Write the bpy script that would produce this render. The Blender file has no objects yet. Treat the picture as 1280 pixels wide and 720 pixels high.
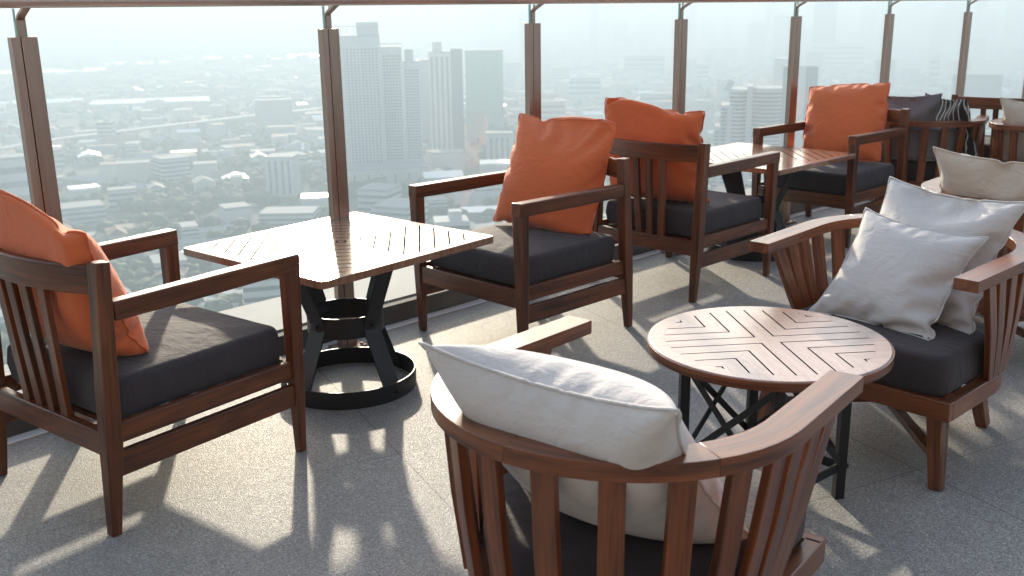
import bpy, bmesh, math, random
import numpy as np
from mathutils import Vector, Matrix, noise
random.seed(7)
R = math.radians
scn = bpy.context.scene
COL = scn.collection

# ------------------------------------------------------------------ camera numbers
CAM_H, CAM_F, PITCH, ROLL = 1.2956, 1247.6, 0.27129, 0.0140
GROUND = -150.0                      # the terrace is about fifty storeys up

def sight(u, v, z):
    """world point at height z seen at photograph position (u, v)"""
    du, dv = u - 640, v - 360
    c, s = math.cos(ROLL), math.sin(ROLL)
    a = du * c - dv * s; b = du * s + dv * c
    d = Vector((a / CAM_F, math.cos(PITCH) - b / CAM_F * math.sin(PITCH), -math.sin(PITCH) - b / CAM_F * math.cos(PITCH)))
    return d * ((z - CAM_H) / d.z) + Vector((0, 0, CAM_H))

def height_at(p, v):
    """height above p at which image row v is reached"""
    lo, hi = GROUND, 400
    for _ in range(40):
        m = (lo + hi) / 2; z = m - CAM_H
        d = p.y * math.cos(PITCH) - z * math.sin(PITCH); w = p.y * math.sin(PITCH) + z * math.cos(PITCH)
        a = CAM_F * p.x / d; b = -CAM_F * w / d
        V = 360 - a * math.sin(ROLL) + b * math.cos(ROLL)
        if V > v: lo = m
        else: hi = m
    return (lo + hi) / 2

# ------------------------------------------------------------------ object helpers
def link(name, me, mat=None, parent=None):
    o = bpy.data.objects.new(name, me); COL.objects.link(o)
    if mat is not None and me is not None and not me.materials: me.materials.append(mat)
    if parent is not None: o.parent = parent
    return o

def tag(o, label=None, cat=None, group=None, kind=None):
    if label: o['label'] = label
    if cat: o['category'] = cat
    if group: o['group'] = group
    if kind: o['kind'] = kind
    return o

def empty(name, loc, rz=0.0, label=None, cat=None, group=None):
    o = bpy.data.objects.new(name, None); COL.objects.link(o)
    o.location = loc; o.rotation_euler = (0, 0, rz); o.empty_display_size = .1
    return tag(o, label, cat, group)

def copy_tree(o, parent=None):
    c = o.copy(); COL.objects.link(c); c.parent = parent
    for ch in list(o.children): copy_tree(ch, c)
    return c

def place(root, loc, rz, label=None, group=None):
    root.location = loc; root.rotation_euler = (0, 0, rz)
    if label: root['label'] = label
    if group: root['group'] = group
    return root

class MB:
    """collects shapes into one mesh; every vertex keeps a grain coordinate that runs along its piece"""
    def __init__(s): s.v = []; s.f = []; s.g = []
    def _add(s, vs, fs, gs):
        n = len(s.v); s.v += [tuple(x) for x in vs]; s.g += [tuple(x) for x in gs]
        s.f += [tuple(i + n for i in f) for f in fs]; return s
    def box(s, c, size, rot=None):
        c = Vector(c); hx, hy, hz = size[0] / 2, size[1] / 2, size[2] / 2
        off = Vector((random.random() * 9, random.random() * 9, random.random() * 9))
        vs = []; gs = []
        for x in (-hx, hx):
            for y in (-hy, hy):
                for z in (-hz, hz):
                    p = Vector((x, y, z)); gs.append(p + off)
                    vs.append(c + (rot @ p if rot else p))
        fs = [(0, 1, 3, 2), (4, 6, 7, 5), (0, 4, 5, 1), (2, 3, 7, 6), (0, 2, 6, 4), (1, 5, 7, 3)]
        return s._add(vs, fs, gs)
    def sweep(s, pts, w, h, up=(0, 0, 1), closed=False, sec=None, before=None, after=None):
        """rectangular section, w across and h along 'up', carried along pts (w, h may be lists)"""
        pts = [Vector(p) for p in pts]; n = len(pts)
        W = w if isinstance(w, (list, tuple)) else [w] * n
        H = h if isinstance(h, (list, tuple)) else [h] * n
        if n == 2 and len(W) == 2: pass
        off = Vector((random.random() * 9, random.random() * 9, random.random() * 9))
        vs = []; gs = []; L = 0
        prof = sec or [(-.5, -.5), (.5, -.5), (.5, .5), (-.5, .5)]
        m = len(prof)
        for i, p in enumerate(pts):
            if closed: a, b = pts[i - 1], pts[(i + 1) % n]
            elif i == 0 and before is not None: a, b = before, pts[1]
            elif i == n - 1 and after is not None: a, b = pts[-2], after
            else: a, b = pts[max(i - 1, 0)], pts[min(i + 1, n - 1)]
            t = (b - a).normalized(); upv = Vector(up[i] if isinstance(up, list) else up)
            side = t.cross(upv).normalized(); u2 = side.cross(t).normalized()
            if i: L += (p - pts[i - 1]).length
            k = 1.0
            if 0 < i < n - 1 or closed:
                t1 = (p - pts[i - 1]).normalized(); c = max(.5, t1.dot(t)); k = 1 / c
            for (x, y) in prof:
                vs.append(p + side * (x * W[i] * k) + u2 * (y * H[i])); gs.append(Vector((L, x * W[i], y * H[i])) + off)
        fs = []
        for i in range(n if closed else n - 1):
            j = (i + 1) % n
            for q in range(m):
                r = (q + 1) % m; fs.append((i * m + q, i * m + r, j * m + r, j * m + q))
        if not closed:
            fs.append(tuple(reversed(range(m)))); fs.append(tuple((n - 1) * m + q for q in range(m)))
        return s._add(vs, fs, gs)
    def tube(s, pts, r, seg=12):
        prof = [(math.cos(2 * math.pi * q / seg), math.sin(2 * math.pi * q / seg)) for q in range(seg)]
        t = (Vector(pts[-1]) - Vector(pts[0])).normalized()
        up = (0, 0, 1) if abs(t.z) < .9 else (0, 1, 0)
        return s.sweep(pts, r, r, up, sec=prof)
    def prism(s, outline, z0, z1):
        n = len(outline); off = Vector((random.random() * 9, random.random() * 9, 0))
        vs = [Vector((x, y, z0)) for x, y in outline] + [Vector((x, y, z1)) for x, y in outline]
        fs = [tuple(reversed(range(n))), tuple(range(n, 2 * n))] + [(i, (i + 1) % n, (i + 1) % n + n, i + n) for i in range(n)]
        return s._add(vs, fs, [v + off for v in vs])
    def mesh(s, name, mat=None, smooth=False):
        me = bpy.data.meshes.new(name); me.from_pydata(s.v, [], s.f)
        bm = bmesh.new(); bm.from_mesh(me); bmesh.ops.recalc_face_normals(bm, faces=bm.faces); bm.to_mesh(me); bm.free()
        at = me.attributes.new('grain', 'FLOAT_VECTOR', 'POINT')
        at.data.foreach_set('vector', [c for g in s.g for c in g])
        if mat: me.materials.append(mat)
        if smooth: me.shade_smooth()
        return me
    def build(s, name, mat, parent=None, bevel=0, seg=2, smooth=False):
        o = link(name, s.mesh(name, mat, smooth), None, parent)
        if bevel:
            b = o.modifiers.new('bevel', 'BEVEL'); b.width = bevel; b.segments = seg; b.limit_method = 'ANGLE'; b.angle_limit = R(35)
            b.harden_normals = False
            for p in o.data.polygons: p.use_smooth = True
            o.data.set_sharp_from_angle(angle=R(35)) if not smooth else None
        return o

# ------------------------------------------------------------------ materials
class NT:
    def __init__(s, name):
        s.m = bpy.data.materials.new(name); s.m.use_nodes = True; s.t = s.m.node_tree; s.t.nodes.clear()
        s.out = s.t.nodes.new('ShaderNodeOutputMaterial')
    def n(s, kind, **kw):
        nd = s.t.nodes.new('ShaderNode' + kind); ins = kw.pop('ins', {})
        for k, v in kw.items(): setattr(nd, k, v)
        for k, v in ins.items(): s.set(nd, k, v)
        return nd
    def set(s, nd, k, v):
        sock = nd.inputs[k]
        if hasattr(v, 'bl_idname') or isinstance(v, bpy.types.NodeSocket):
            s.t.links.new(v if isinstance(v, bpy.types.NodeSocket) else v.outputs[0], sock)
        else: sock.default_value = v
    def math(s, op, a, b=0.0, c=None):
        nd = s.n('Math', operation=op); s.set(nd, 0, a); s.set(nd, 1, b)
        if c is not None: s.set(nd, 2, c)
        return nd.outputs[0]
    def ramp(s, fac, stops):
        nd = s.n('ValToRGB'); s.set(nd, 0, fac); e = nd.color_ramp.elements
        while len(e) < len(stops): e.new(.5)
        for i, (p, c) in enumerate(stops):
            e[i].position = p; e[i].color = (*c, 1) if len(c) == 3 else c
        return nd.outputs[0]
    def mix(s, fac, a, b):
        nd = s.n('Mix', data_type='RGBA'); s.set(nd, 0, fac); s.set(nd, 6, a if not isinstance(a, tuple) else (*a[:3], 1)); s.set(nd, 7, b if not isinstance(b, tuple) else (*b[:3], 1))
        return nd.outputs[2]
    def noise(s, vec, scale, detail=4, rough=.55, dist=0):
        nd = s.n('TexNoise', ins={'Scale': scale, 'Detail': detail, 'Roughness': rough, 'Distortion': dist}); s.set(nd, 'Vector', vec)
        return nd.outputs[0]
    def mapping(s, vec, scale=(1, 1, 1), rot=(0, 0, 0), loc=(0, 0, 0)):
        nd = s.n('Mapping'); s.set(nd, 0, vec); nd.inputs['Scale'].default_value = scale; nd.inputs['Rotation'].default_value = rot; nd.inputs['Location'].default_value = loc
        return nd.outputs[0]
    def bump(s, h, strength=.3, dist=.002, normal=None):
        nd = s.n('Bump', ins={'Strength': strength, 'Distance': dist, 'Height': h})
        if normal is not None: s.set(nd, 'Normal', normal)
        return nd.outputs[0]
    def pbr(s, **kw):
        nd = s.n('BsdfPrincipled'); names = dict(color='Base Color', rough='Roughness', metal='Metallic', normal='Normal', coat='Coat Weight', coatr='Coat Roughness', spec='Specular IOR Level', sheen='Sheen Weight', sheenr='Sheen Roughness', sub='Subsurface Weight', trans='Transmission Weight')
        for k, v in kw.items():
            if k == 'color' and isinstance(v, tuple): v = (*v[:3], 1)
            s.set(nd, names[k], v)
        s.t.links.new(nd.outputs[0], s.out.inputs[0]); return s.m

def simple(name, color, rough=.7, metal=0.0, **kw):
    return NT(name).pbr(color=color, rough=rough, metal=metal, **kw)

def mat_wood(name, dark, light, rough=.38, coat=.25, pores=.5):
    N = NT(name); g = N.n('Attribute', attribute_name='grain').outputs['Vector']
    v = N.mapping(g, (1.6, 26, 26)); big = N.noise(v, 1.0, 5, .6, 1.2)
    fine = N.noise(N.mapping(g, (9, 260, 260)), 1.0, 3, .6)
    tone = N.noise(N.mapping(g, (.9, 3, 3)), 1.0, 2, .5)
    f = N.math('ADD', N.math('MULTIPLY', big, .75), N.math('MULTIPLY', fine, .25))
    col = N.ramp(f, [(.36, dark), (.50, tuple(a * .45 + b * .55 for a, b in zip(dark, light))), (.64, light)])
    col = N.mix(N.math('MULTIPLY', tone, .45), col, tuple(c * .55 for c in dark))
    wear = N.noise(N.mapping(g, (2.5, 9, 9)), 1.0, 6, .7, .5)
    col = N.mix(N.math('MULTIPLY', N.ramp(wear, [(.56, (0, 0, 0)), (.72, (1, 1, 1))]), .30), col, tuple(min(1, c * 1.5 + .02) for c in light))
    h = N.math('ADD', N.math('MULTIPLY', big, .4), fine)
    rg = N.math('MULTIPLY_ADD', fine, .22, rough - .1)
    return N.pbr(color=col, rough=rg, normal=N.bump(h, pores, .0006), coat=coat, coatr=.22)

def mat_fabric(name, color, weave=900, var=.18, rough=.9, sheen=.15, bump=.35):
    N = NT(name); tc = N.n('TexCoord').outputs['Object']
    w1 = N.n('TexWave', wave_type='BANDS', bands_direction='X', ins={'Scale': weave / 20, 'Distortion': 1.5, 'Detail': 1.0}); N.set(w1, 'Vector', tc)
    n1 = N.noise(tc, weave, 2, .6); n2 = N.noise(tc, 9, 4, .6); n3 = N.noise(tc, 120, 3, .7)
    d = tuple(c * (1 - var) for c in color); b = tuple(min(1, c * (1 + var * .5)) for c in color)
    col = N.mix(n2, d, b); col = N.mix(N.math('MULTIPLY', N.math('SUBTRACT', n1, .35), .5), col, tuple(c * .7 for c in color))
    wr = N.noise(N.mapping(tc, (1, 1, 1)), 14, 3, .5, .8)
    cr = N.noise(N.mapping(tc, (10, 26, 10), rot=(0, 0, .6)), 1.0, 4, .6, 1.6)
    nb = N.bump(N.math('ADD', wr, N.math('MULTIPLY', cr, .55)), .45, .013)
    nrm = N.bump(N.math('ADD', n1, N.math('MULTIPLY', n3, .6)), bump, .0008, nb)
    return N.pbr(color=col, rough=rough, normal=nrm, sheen=sheen, sheenr=.5, spec=.25)

M = {}
M['wood'] = mat_wood('stained_teak', (.045, .011, .004), (.27, .082, .025), .36, .2)
M['wood_round'] = mat_wood('red_teak', (.060, .014, .005), (.36, .110, .034), .32, .35)
M['orange'] = mat_fabric('orange_canvas', (.87, .205, .072), 700, .12, .85, .3, .3)
M['white'] = mat_fabric('natural_linen', (.74, .71, .69), 520, .07, .88, .1, .4)
M['cream'] = mat_fabric('cream_linen', (.78, .70, .60), 520, .07, .88, .1, .4)
M['charcoal'] = mat_fabric('charcoal_canvas', (.062, .053, .058), 800, .2, .8, .12, .3)
M['grey'] = mat_fabric('grey_canvas', (.22, .215, .23), 700, .15, .85, .15, .3)
M['iron'] = (lambda N: N.pbr(color=(.018, .018, .020), rough=N.math('MULTIPLY_ADD', N.noise(N.n('TexCoord').outputs['Object'], 40, 4, .6), .3, .28), metal=.2, normal=N.bump(N.noise(N.n('TexCoord').outputs['Object'], 260, 3, .6), .25, .0006)))(NT('black_painted_iron'))
def mat_steel():
    N = NT('brushed_steel'); tc = N.n('TexCoord').outputs['Object']
    st = N.noise(N.mapping(tc, (420, 420, 3)), 1.0, 3, .6); big = N.noise(N.mapping(tc, (30, 30, 1.5)), 1.0, 3, .6)
    col = N.mix(big, (.26, .17, .13), (.52, .40, .34))
    return N.pbr(color=col, rough=N.math('MULTIPLY_ADD', st, .2, .22), metal=1.0, normal=N.bump(st, .12, .0004))
M['steel'] = mat_steel()
M['rail'] = simple('satin_steel_rail', (.80, .74, .70), .40, 1.0)
def mat_stripe():
    N = NT('black_white_stripe'); tc = N.n('TexCoord').outputs['Object']
    x = N.n('SeparateXYZ'); N.set(x, 0, tc)
    fr = N.math('FRACT', N.math('MULTIPLY', x.outputs[0], 26)); m = N.math('LESS_THAN', fr, .16)
    col = N.mix(m, (.018, .016, .018), (.62, .60, .58))
    return N.pbr(color=col, rough=.85, normal=N.bump(N.noise(tc, 600, 2, .6), .3, .0008), sheen=.2)
M['stripe'] = mat_stripe()

def mat_floor():
    N = NT('washed_aggregate_floor'); tc = N.n('TexCoord').outputs['Object']
    vo = N.n('TexVoronoi', feature='F1', ins={'Scale': 300.0, 'Randomness': 1.0}); N.set(vo, 'Vector', tc)
    peb = vo.outputs['Color']; hs = N.n('SeparateColor'); N.set(hs, 0, peb)
    vo2 = N.n('TexVoronoi', feature='F1', ins={'Scale': 430.0}); N.set(vo2, 'Vector', tc); h2 = N.n('SeparateColor'); N.set(h2, 0, vo2.outputs['Color'])
    col = N.ramp(hs.outputs[0], [(0, (.15, .14, .13)), (.3, (.265, .25, .235)), (.6, (.355, .34, .32)), (.85, (.46, .44, .415)), (1, (.66, .64, .61))])
    col = N.mix(N.math('MULTIPLY', h2.outputs[1], .35), col, (.34, .32, .30))
    grime = N.noise(tc, 1.7, 5, .6, .3); grime2 = N.noise(tc, 12, 5, .65)
    col = N.mix(N.math('MULTIPLY', N.ramp(grime, [(.40, (0, 0, 0)), (.66, (1, 1, 1))]), .30), col, (.21, .20, .185))
    col = N.mix(N.math('MULTIPLY', N.ramp(grime2, [(.52, (0, 0, 0)), (.75, (1, 1, 1))]), .22), col, (.20, .185, .17))
    # sawn joints on a slab grid turned 27 degrees
    v = N.n('SeparateXYZ'); N.set(v, 0, N.mapping(tc, rot=(0, 0, R(-27))))
    def line(c, off, sp, w):
        t = N.math('DIVIDE', N.math('SUBTRACT', c, off), sp)
        d = N.math('ABSOLUTE', N.math('SUBTRACT', t, N.math('ROUND', t)))
        wob = N.math('MULTIPLY', N.math('SUBTRACT', N.noise(tc, 30, 3, .6), .5), .002)
        return N.math('LESS_THAN', N.math('ADD', N.math('MULTIPLY', d, sp), wob), w)
    ln = N.math('MAXIMUM', line(v.outputs[0], .955, 1.28, .0022), line(v.outputs[1], 2.65, .83, .0016))
    col = N.mix(N.math('MULTIPLY', ln, .6), col, (.06, .055, .05))
    def cell(c, off, sp): return N.math('FLOOR', N.math('DIVIDE', N.math('SUBTRACT', c, off), sp))
    cv = N.n('CombineXYZ'); N.set(cv, 0, cell(v.outputs[0], .955, 1.28)); N.set(cv, 1, cell(v.outputs[1], 2.65, .83))
    wn = N.n('TexWhiteNoise', noise_dimensions='2D'); N.set(wn, 'Vector', cv.outputs[0])
    col = N.mix(N.math('MULTIPLY', wn.outputs[0], .22), col, (.20, .19, .175))
    spots = N.noise(tc, 3.2, 6, .7, .6); col = N.mix(N.math('MULTIPLY', N.ramp(spots, [(.60, (0, 0, 0)), (.68, (1, 1, 1))]), .22), col, (.13, .12, .11))
    h = N.math('SUBTRACT', N.math('MULTIPLY', vo.outputs['Distance'], -1.0), N.math('MULTIPLY', ln, 3.0))
    return N.pbr(color=col, rough=N.math('MULTIPLY_ADD', h2.outputs[2], .25, .50), normal=N.bump(h, .5, .0018), spec=.4)
M['floor'] = mat_floor()
def mat_concrete(name, a, b, sc=6):
    N = NT(name); tc = N.n('TexCoord').outputs['Object']
    n1 = N.noise(tc, sc, 6, .65, .4); n2 = N.noise(tc, sc * 30, 3, .6)
    return N.pbr(color=N.mix(n1, a, b), rough=.85, normal=N.bump(N.math('ADD', n1, N.math('MULTIPLY', n2, .3)), .3, .003))
M['ledge'] = mat_concrete('pale_ledge_concrete', (.36, .37, .35), (.52, .52, .50), 3)
M['kerb'] = mat_concrete('dark_kerb', (.07, .068, .066), (.16, .155, .15), 9)
M['strip'] = mat_concrete('white_painted_strip', (.70, .69, .67), (.86, .85, .83), 14)
M['tower_body'] = mat_concrete('building_face', (.40, .40, .39), (.52, .52, .5), .5)

def mat_glass():
    N = NT('clear_balustrade_glass')
    tr = N.n('BsdfTransparent', ins={'Color': (.968, .984, .982, 1)})
    gl = N.n('BsdfGlossy', ins={'Color': (1, 1, 1, 1), 'Roughness': .03})
    fr = N.n('Fresnel', ins={'IOR': 1.45}); mx = N.n('MixShader')
    N.set(mx, 0, N.math('MULTIPLY', fr, .07)); N.set(mx, 1, tr); N.set(mx, 2, gl)
    N.t.links.new(mx.outputs[0], N.out.inputs[0]); return N.m
M['glass'] = mat_glass()
M['glass_edge'] = simple('green_glass_edge', (.35, .62, .55), .15, 0, spec=.8)

def mat_table(name, kind):
    """plank pattern with grooves in the table's own plan: 'diamond' (square top) or 'cross' (round top)"""
    N = NT(name); tc = N.n('TexCoord').outputs['Object']; s = N.n('SeparateXYZ'); N.set(s, 0, tc)
    ax = N.math('ABSOLUTE', s.outputs[0]); ay = N.math('ABSOLUTE', s.outputs[1])
    def grid(c, sp, off, w):
        t = N.math('DIVIDE', N.math('SUBTRACT', c, off), sp)
        return N.math('LESS_THAN', N.math('MULTIPLY', N.math('ABSOLUTE', N.math('SUBTRACT', t, N.math('ROUND', t))), sp), w)
    if kind == 'diamond':
        q = N.math('ADD', ax, ay); g1 = grid(q, .073, .02, .0042)
        sgn = N.math('MULTIPLY', s.outputs[0], s.outputs[1]); sel = N.math('GREATER_THAN', sgn, 0)
        u = N.math('ADD', s.outputs[0], s.outputs[1]); w_ = N.math('SUBTRACT', s.outputs[0], s.outputs[1])
        inside = N.math('MULTIPLY', N.math('LESS_THAN', ax, .335), N.math('LESS_THAN', ay, .355))
        seam = N.math('MAXIMUM', N.math('LESS_THAN', ax, .0010), N.math('LESS_THAN', ay, .0010))
        edge = N.math('MAXIMUM', N.math('LESS_THAN', N.math('ABSOLUTE', N.math('SUBTRACT', ax, .337)), .001), N.math('LESS_THAN', N.math('ABSOLUTE', N.math('SUBTRACT', ay, .357)), .001))
        a_ = N.n('CombineXYZ'); N.set(a_, 0, w_); N.set(a_, 1, u); b_ = N.n('CombineXYZ'); N.set(b_, 0, u); N.set(b_, 1, w_)
        mv = N.n('Mix', data_type='VECTOR'); N.set(mv, 0, sel); N.set(mv, 4, b_); N.set(mv, 5, a_); gv = mv.outputs[1]
        cell = N.math('FLOOR', N.math('DIVIDE', N.math('SUBTRACT', q, .02), .073))
    else:
        sel = N.math('GREATER_THAN', ax, ay)
        c = N.math('MINIMUM', ax, ay); g1 = grid(c, .052, .026, .0023)
        r = N.math('SQRT', N.math('ADD', N.math('MULTIPLY', ax, ax), N.math('MULTIPLY', ay, ay)))
        inside = N.math('LESS_THAN', r, .268)
        seam = N.math('MULTIPLY', N.math('LESS_THAN', N.math('ABSOLUTE', N.math('SUBTRACT', ax, ay)), .0008), N.math('GREATER_THAN', r, .03))
        edge = N.math('LESS_THAN', N.math('ABSOLUTE', N.math('SUBTRACT', r, .270)), .0008)
        a_ = N.n('CombineXYZ'); N.set(a_, 0, s.outputs[0]); N.set(a_, 1, s.outputs[1]); b_ = N.n('CombineXYZ'); N.set(b_, 0, s.outputs[1]); N.set(b_, 1, s.outputs[0])
        mv = N.n('Mix', data_type='VECTOR'); N.set(mv, 0, sel); N.set(mv, 4, b_); N.set(mv, 5, a_); gv = mv.outputs[1]
        cell = N.math('ROUND', N.math('DIVIDE', N.math('MULTIPLY', N.math('SIGN', N.math('ADD', s.outputs[0], s.outputs[1])), c), .052))
    gr = N.math('MULTIPLY', g1, inside)
    gv2 = N.n('VectorMath', operation='ADD'); N.set(gv2, 0, gv); cc = N.n('CombineXYZ'); N.set(cc, 2, cell); N.set(gv2, 1, cc)
    big = N.noise(N.mapping(gv2.outputs[0], (5, 70, 3.7)), 1.0, 5, .6, .8); fine = N.noise(N.mapping(gv2.outputs[0], (22, 420, 5)), 1.0, 3, .6)
    wn = N.n('TexWhiteNoise', noise_dimensions='1D'); N.set(wn, 'W', cell)
    f = N.math('ADD', N.math('MULTIPLY', big, .7), N.math('MULTIPLY', fine, .3))
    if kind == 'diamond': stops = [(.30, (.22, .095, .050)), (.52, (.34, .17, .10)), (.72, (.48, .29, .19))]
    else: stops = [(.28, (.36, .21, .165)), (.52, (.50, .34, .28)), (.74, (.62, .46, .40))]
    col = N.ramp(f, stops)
    col = N.mix(N.math('MULTIPLY', wn.outputs[0], .25), col, stops[0][1])
    worn = N.noise(tc, 5, 4, .6); col = N.mix(N.math('MULTIPLY', N.ramp(worn, [(.5, (0, 0, 0)), (.75, (1, 1, 1))]), .25), col, stops[2][1])
    col = N.mix(N.math('MULTIPLY', N.math('MAXIMUM', seam, edge), .5), col, (.09, .035, .018))
    col = N.mix(gr, col, (.008, .005, .004))
    rough = N.math('MULTIPLY_ADD', fine, .14, .14 if kind == 'diamond' else .22)
    rough = N.math('MAXIMUM', rough, N.math('MULTIPLY', gr, .9))
    h = N.math('SUBTRACT', N.math('MULTIPLY', f, .12), gr)
    coatw = N.math('MULTIPLY', N.math('SUBTRACT', 1.0, gr), .6 if kind == 'diamond' else .8)
    return N.pbr(color=col, rough=rough, normal=N.bump(h, .5, .002), coat=coatw, coatr=.12 if kind == 'diamond' else .3, spec=N.math('MULTIPLY', N.math('SUBTRACT', 1.0, gr), .5))
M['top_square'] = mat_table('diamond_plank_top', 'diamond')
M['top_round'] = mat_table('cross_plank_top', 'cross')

# city materials
def mat_wall(name, a, b, sc=.12, rough=.8):
    N = NT(name); tc = N.n('TexCoord').outputs['Object']
    return N.pbr(color=N.mix(N.noise(tc, sc, 4, .6), a, b), rough=rough)
M['c_white'] = mat_wall('white_render', (.46, .455, .44), (.66, .65, .62))
M['c_cream'] = mat_wall('cream_render', (.52, .46, .38), (.64, .58, .50))
M['c_grey'] = mat_wall('grey_concrete', (.26, .27, .28), (.38, .38, .38))
M['c_dark'] = mat_wall('blue_grey_cladding', (.07, .09, .11), (.12, .15, .18))
M['c_green'] = mat_wall('green_netting', (.20, .36, .26), (.28, .42, .30))
M['c_roof'] = mat_wall('rust_roof', (.20, .11, .08), (.32, .20, .15), .08)
M['c_roofgrey'] = mat_wall('grey_sheet_roof', (.20, .21, .22), (.38, .38, .38), .02)
M['c_metal'] = simple('bright_sheet_roof', (.88, .88, .88), .5, .6)
M['c_sheet'] = simple('sun_glinting_sheet_roof', (.92, .92, .92), .28, .9)
M['c_facade'] = mat_wall('sand_facade', (.24, .20, .16), (.32, .27, .22), .4)
M['c_glass'] = simple('dark_window_glass', (.045, .06, .075), .15, 0.0, spec=.7)
M['c_yellow'] = simple('yellow_render', (.72, .52, .12), .8)
M['c_leaf'] = mat_wall('tree_leaves', (.020, .042, .016), (.055, .085, .030), .05)
def mat_ground():
    N = NT('city_ground'); tc = N.n('TexCoord').outputs['Object']
    n1 = N.noise(tc, .004, 6, .6, .5); n2 = N.noise(tc, .02, 5, .65); vo = N.n('TexVoronoi', ins={'Scale': .016}); N.set(vo, 'Vector', tc)
    hs = N.n('SeparateColor'); N.set(hs, 0, vo.outputs['Color'])
    col = N.ramp(N.math('MULTIPLY_ADD', hs.outputs[0], .5, N.math('MULTIPLY', n2, .5)), [(.25, (.05, .075, .035)), (.45, (.085, .10, .06)), (.60, (.17, .16, .13)), (.8, (.30, .28, .25))])
    col = N.mix(N.ramp(n1, [(.42, (0, 0, 0)), (.6, (1, 1, 1))]), col, (.06, .085, .04))
    return N.pbr(color=col, rough=.95)
M['ground'] = mat_ground()
M['asphalt'] = simple('asphalt', (.06, .06, .06), .9)
M['c_road'] = simple('pale_viaduct_concrete', (.42, .41, .39), .8)

# ------------------------------------------------------------------ terrace setting
POSTS = [Vector((-1.4201, 3.0108, 0)), Vector((-.6643, 3.8046, 0)), Vector((.1077, 4.5825, 0)), Vector((.8956, 5.3443, 0)),
         Vector((1.6992, 6.0897, 0)), Vector((2.5180, 6.8182, 0)), Vector((3.3517, 7.5297, 0))]
sp, a0, kk = 1.096, .8203, -.0207
def ext(p, ang, d): return p + Vector((math.cos(ang), math.sin(ang), 0)) * d
left = []; p = POSTS[0]
for j in range(1, 4):
    p = ext(p, a0 + kk * (.5 - j), -sp); left.append(p)
right = []; p = POSTS[-1]
for j in range(1, 6):
    p = ext(p, a0 + kk * (5.5 + j), sp); right.append(p)
LINE = left[::-1] + POSTS + right
def offset(line, d):
    out = []
    for i, p in enumerate(line):
        t = (line[min(i + 1, len(line) - 1)] - line[max(i - 1, 0)]).normalized()
        out.append(p + Vector((-t.y, t.x, 0)) * d)
    return out
def band(d0, d1, z0, z1, name, mat):
    A, B = offset(LINE, d0), offset(LINE, d1); n = len(A); mb = MB()
    vs = [Vector((p.x, p.y, z)) for ring in ((A, z1), (B, z1), (B, z0), (A, z0)) for p in ring[0] for z in (ring[1],)]
    fs = []
    for k in range(4):
        for i in range(n - 1):
            a, b = k * n + i, ((k + 1) % 4) * n + i; fs.append((a, a + 1, b + 1, b))
    fs += [(0, n, 2 * n, 3 * n), (n - 1, 2 * n - 1, 3 * n - 1, 4 * n - 1)]
    mb._add(vs, fs, vs); return mb.build(name, mat)

edge = offset(LINE, .10)
outline = [(p.x, p.y) for p in edge] + [(edge[-1].x + 3, edge[-1].y - 9), (4, -7), (-7, -7), (edge[0].x - 2.0, edge[0].y - 1)]
tag(MB().prism(outline, -.25, 0).build('floor', M['floor']), kind='structure')
tag(band(.045, .098, -.004, .005, 'floor_strip', M['strip']), kind='structure')
tag(band(.101, .155, -.24, .085, 'kerb', M['kerb']), kind='structure')
tag(band(.156, .56, -.9, .092, 'terrace_ledge', M['ledge']), kind='structure')
o_ = [(p.x, p.y) for p in offset(LINE, .30)] + [(edge[-1].x + 2.9, edge[-1].y - 9), (3.9, -6.9), (-6.9, -6.9), (edge[0].x - 1.9, edge[0].y - 1)]
tag(MB().prism(o_, GROUND, -.26).build('building_below', M['tower_body']), kind='structure')

# unseen facade added behind the camera: warm fill, and it blocks blue sky
wl = empty('fill_facade', (1.0, -5.2, 0), 0, 'unseen cream facade with tall windows, added behind the terrace for warm fill light', 'building')
mb = MB()
for k in range(9): mb.box((-12 + 3 * k, -.15, 4.5), (.9, .3, 9))
mb.box((0, -.16, 4.35), (25, .28, .7)); mb.box((0, -.16, 8.7), (25, .28, .9)); mb.box((0, -.16, .15), (25, .28, .3)); mb.build('wall', M['c_facade'], wl)
for k in range(8):
    for z in (2.15, 6.4):
        mb = MB(); mb.box((-10.5 + 3 * k, -.25, z), (2.1, .05, 3.7)); w_ = mb.build('window', M['c_glass'], wl)

# balustrade: posts, panes and the handrail are things of their own
def make_post():
    root = empty('railing_post', (0, 0, 0), 0, 'brushed steel post clamping the balustrade glass', 'railing post', 'steel posts along the glass balustrade')
    a = MB(); a.box((-.025, 0, .625), (.026, .030, 1.23)); a.build('clamp_plate', M['steel'], root, .002)
    a = MB(); a.box((.0145, 0, .625), (.047, .030, 1.23)); a.build('clamp_plate', M['steel'], root, .002)
    a = MB(); a.box((0, .004, .62), (.070, .018, 1.20)); a.build('core', M['iron'], root)
    a = MB(); a.box((0, 0, .006), (.12, .10, .008)); a.build('base_plate', M['steel'], root, .001)
    for sx in (-.046, .046):
        a = MB(); a.tube([(sx, -.035, .009), (sx, -.035, .018)], .007, 8); a.build('bolt', M['steel'], root)
    a = MB(); a.sweep([(0, 0, 1.22), (0, 0, 1.288), (0, -.012, 1.300), (0, -.060, 1.325)], .022, .010, (0, 1, 0)); a.build('rail_bracket', M['steel'], root, .001)
    return root
post0 = make_post(); allposts = LINE[2:-3]
where = ['standing left of the balustrade, cut by the left edge of the terrace view', 'widest steel post, behind the near left orange armchair', 'steel post behind the nearest square table',
         'steel post just behind the orange cushion of the second armchair', 'steel post behind the third armchair from the left', 'steel post left of the fourth orange cushion',
         'steel post directly behind the rightmost orange cushion', 'steel post above the black striped cushion', 'steel post at the far right end of the balustrade', 'last steel post beyond the right chairs']
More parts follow.
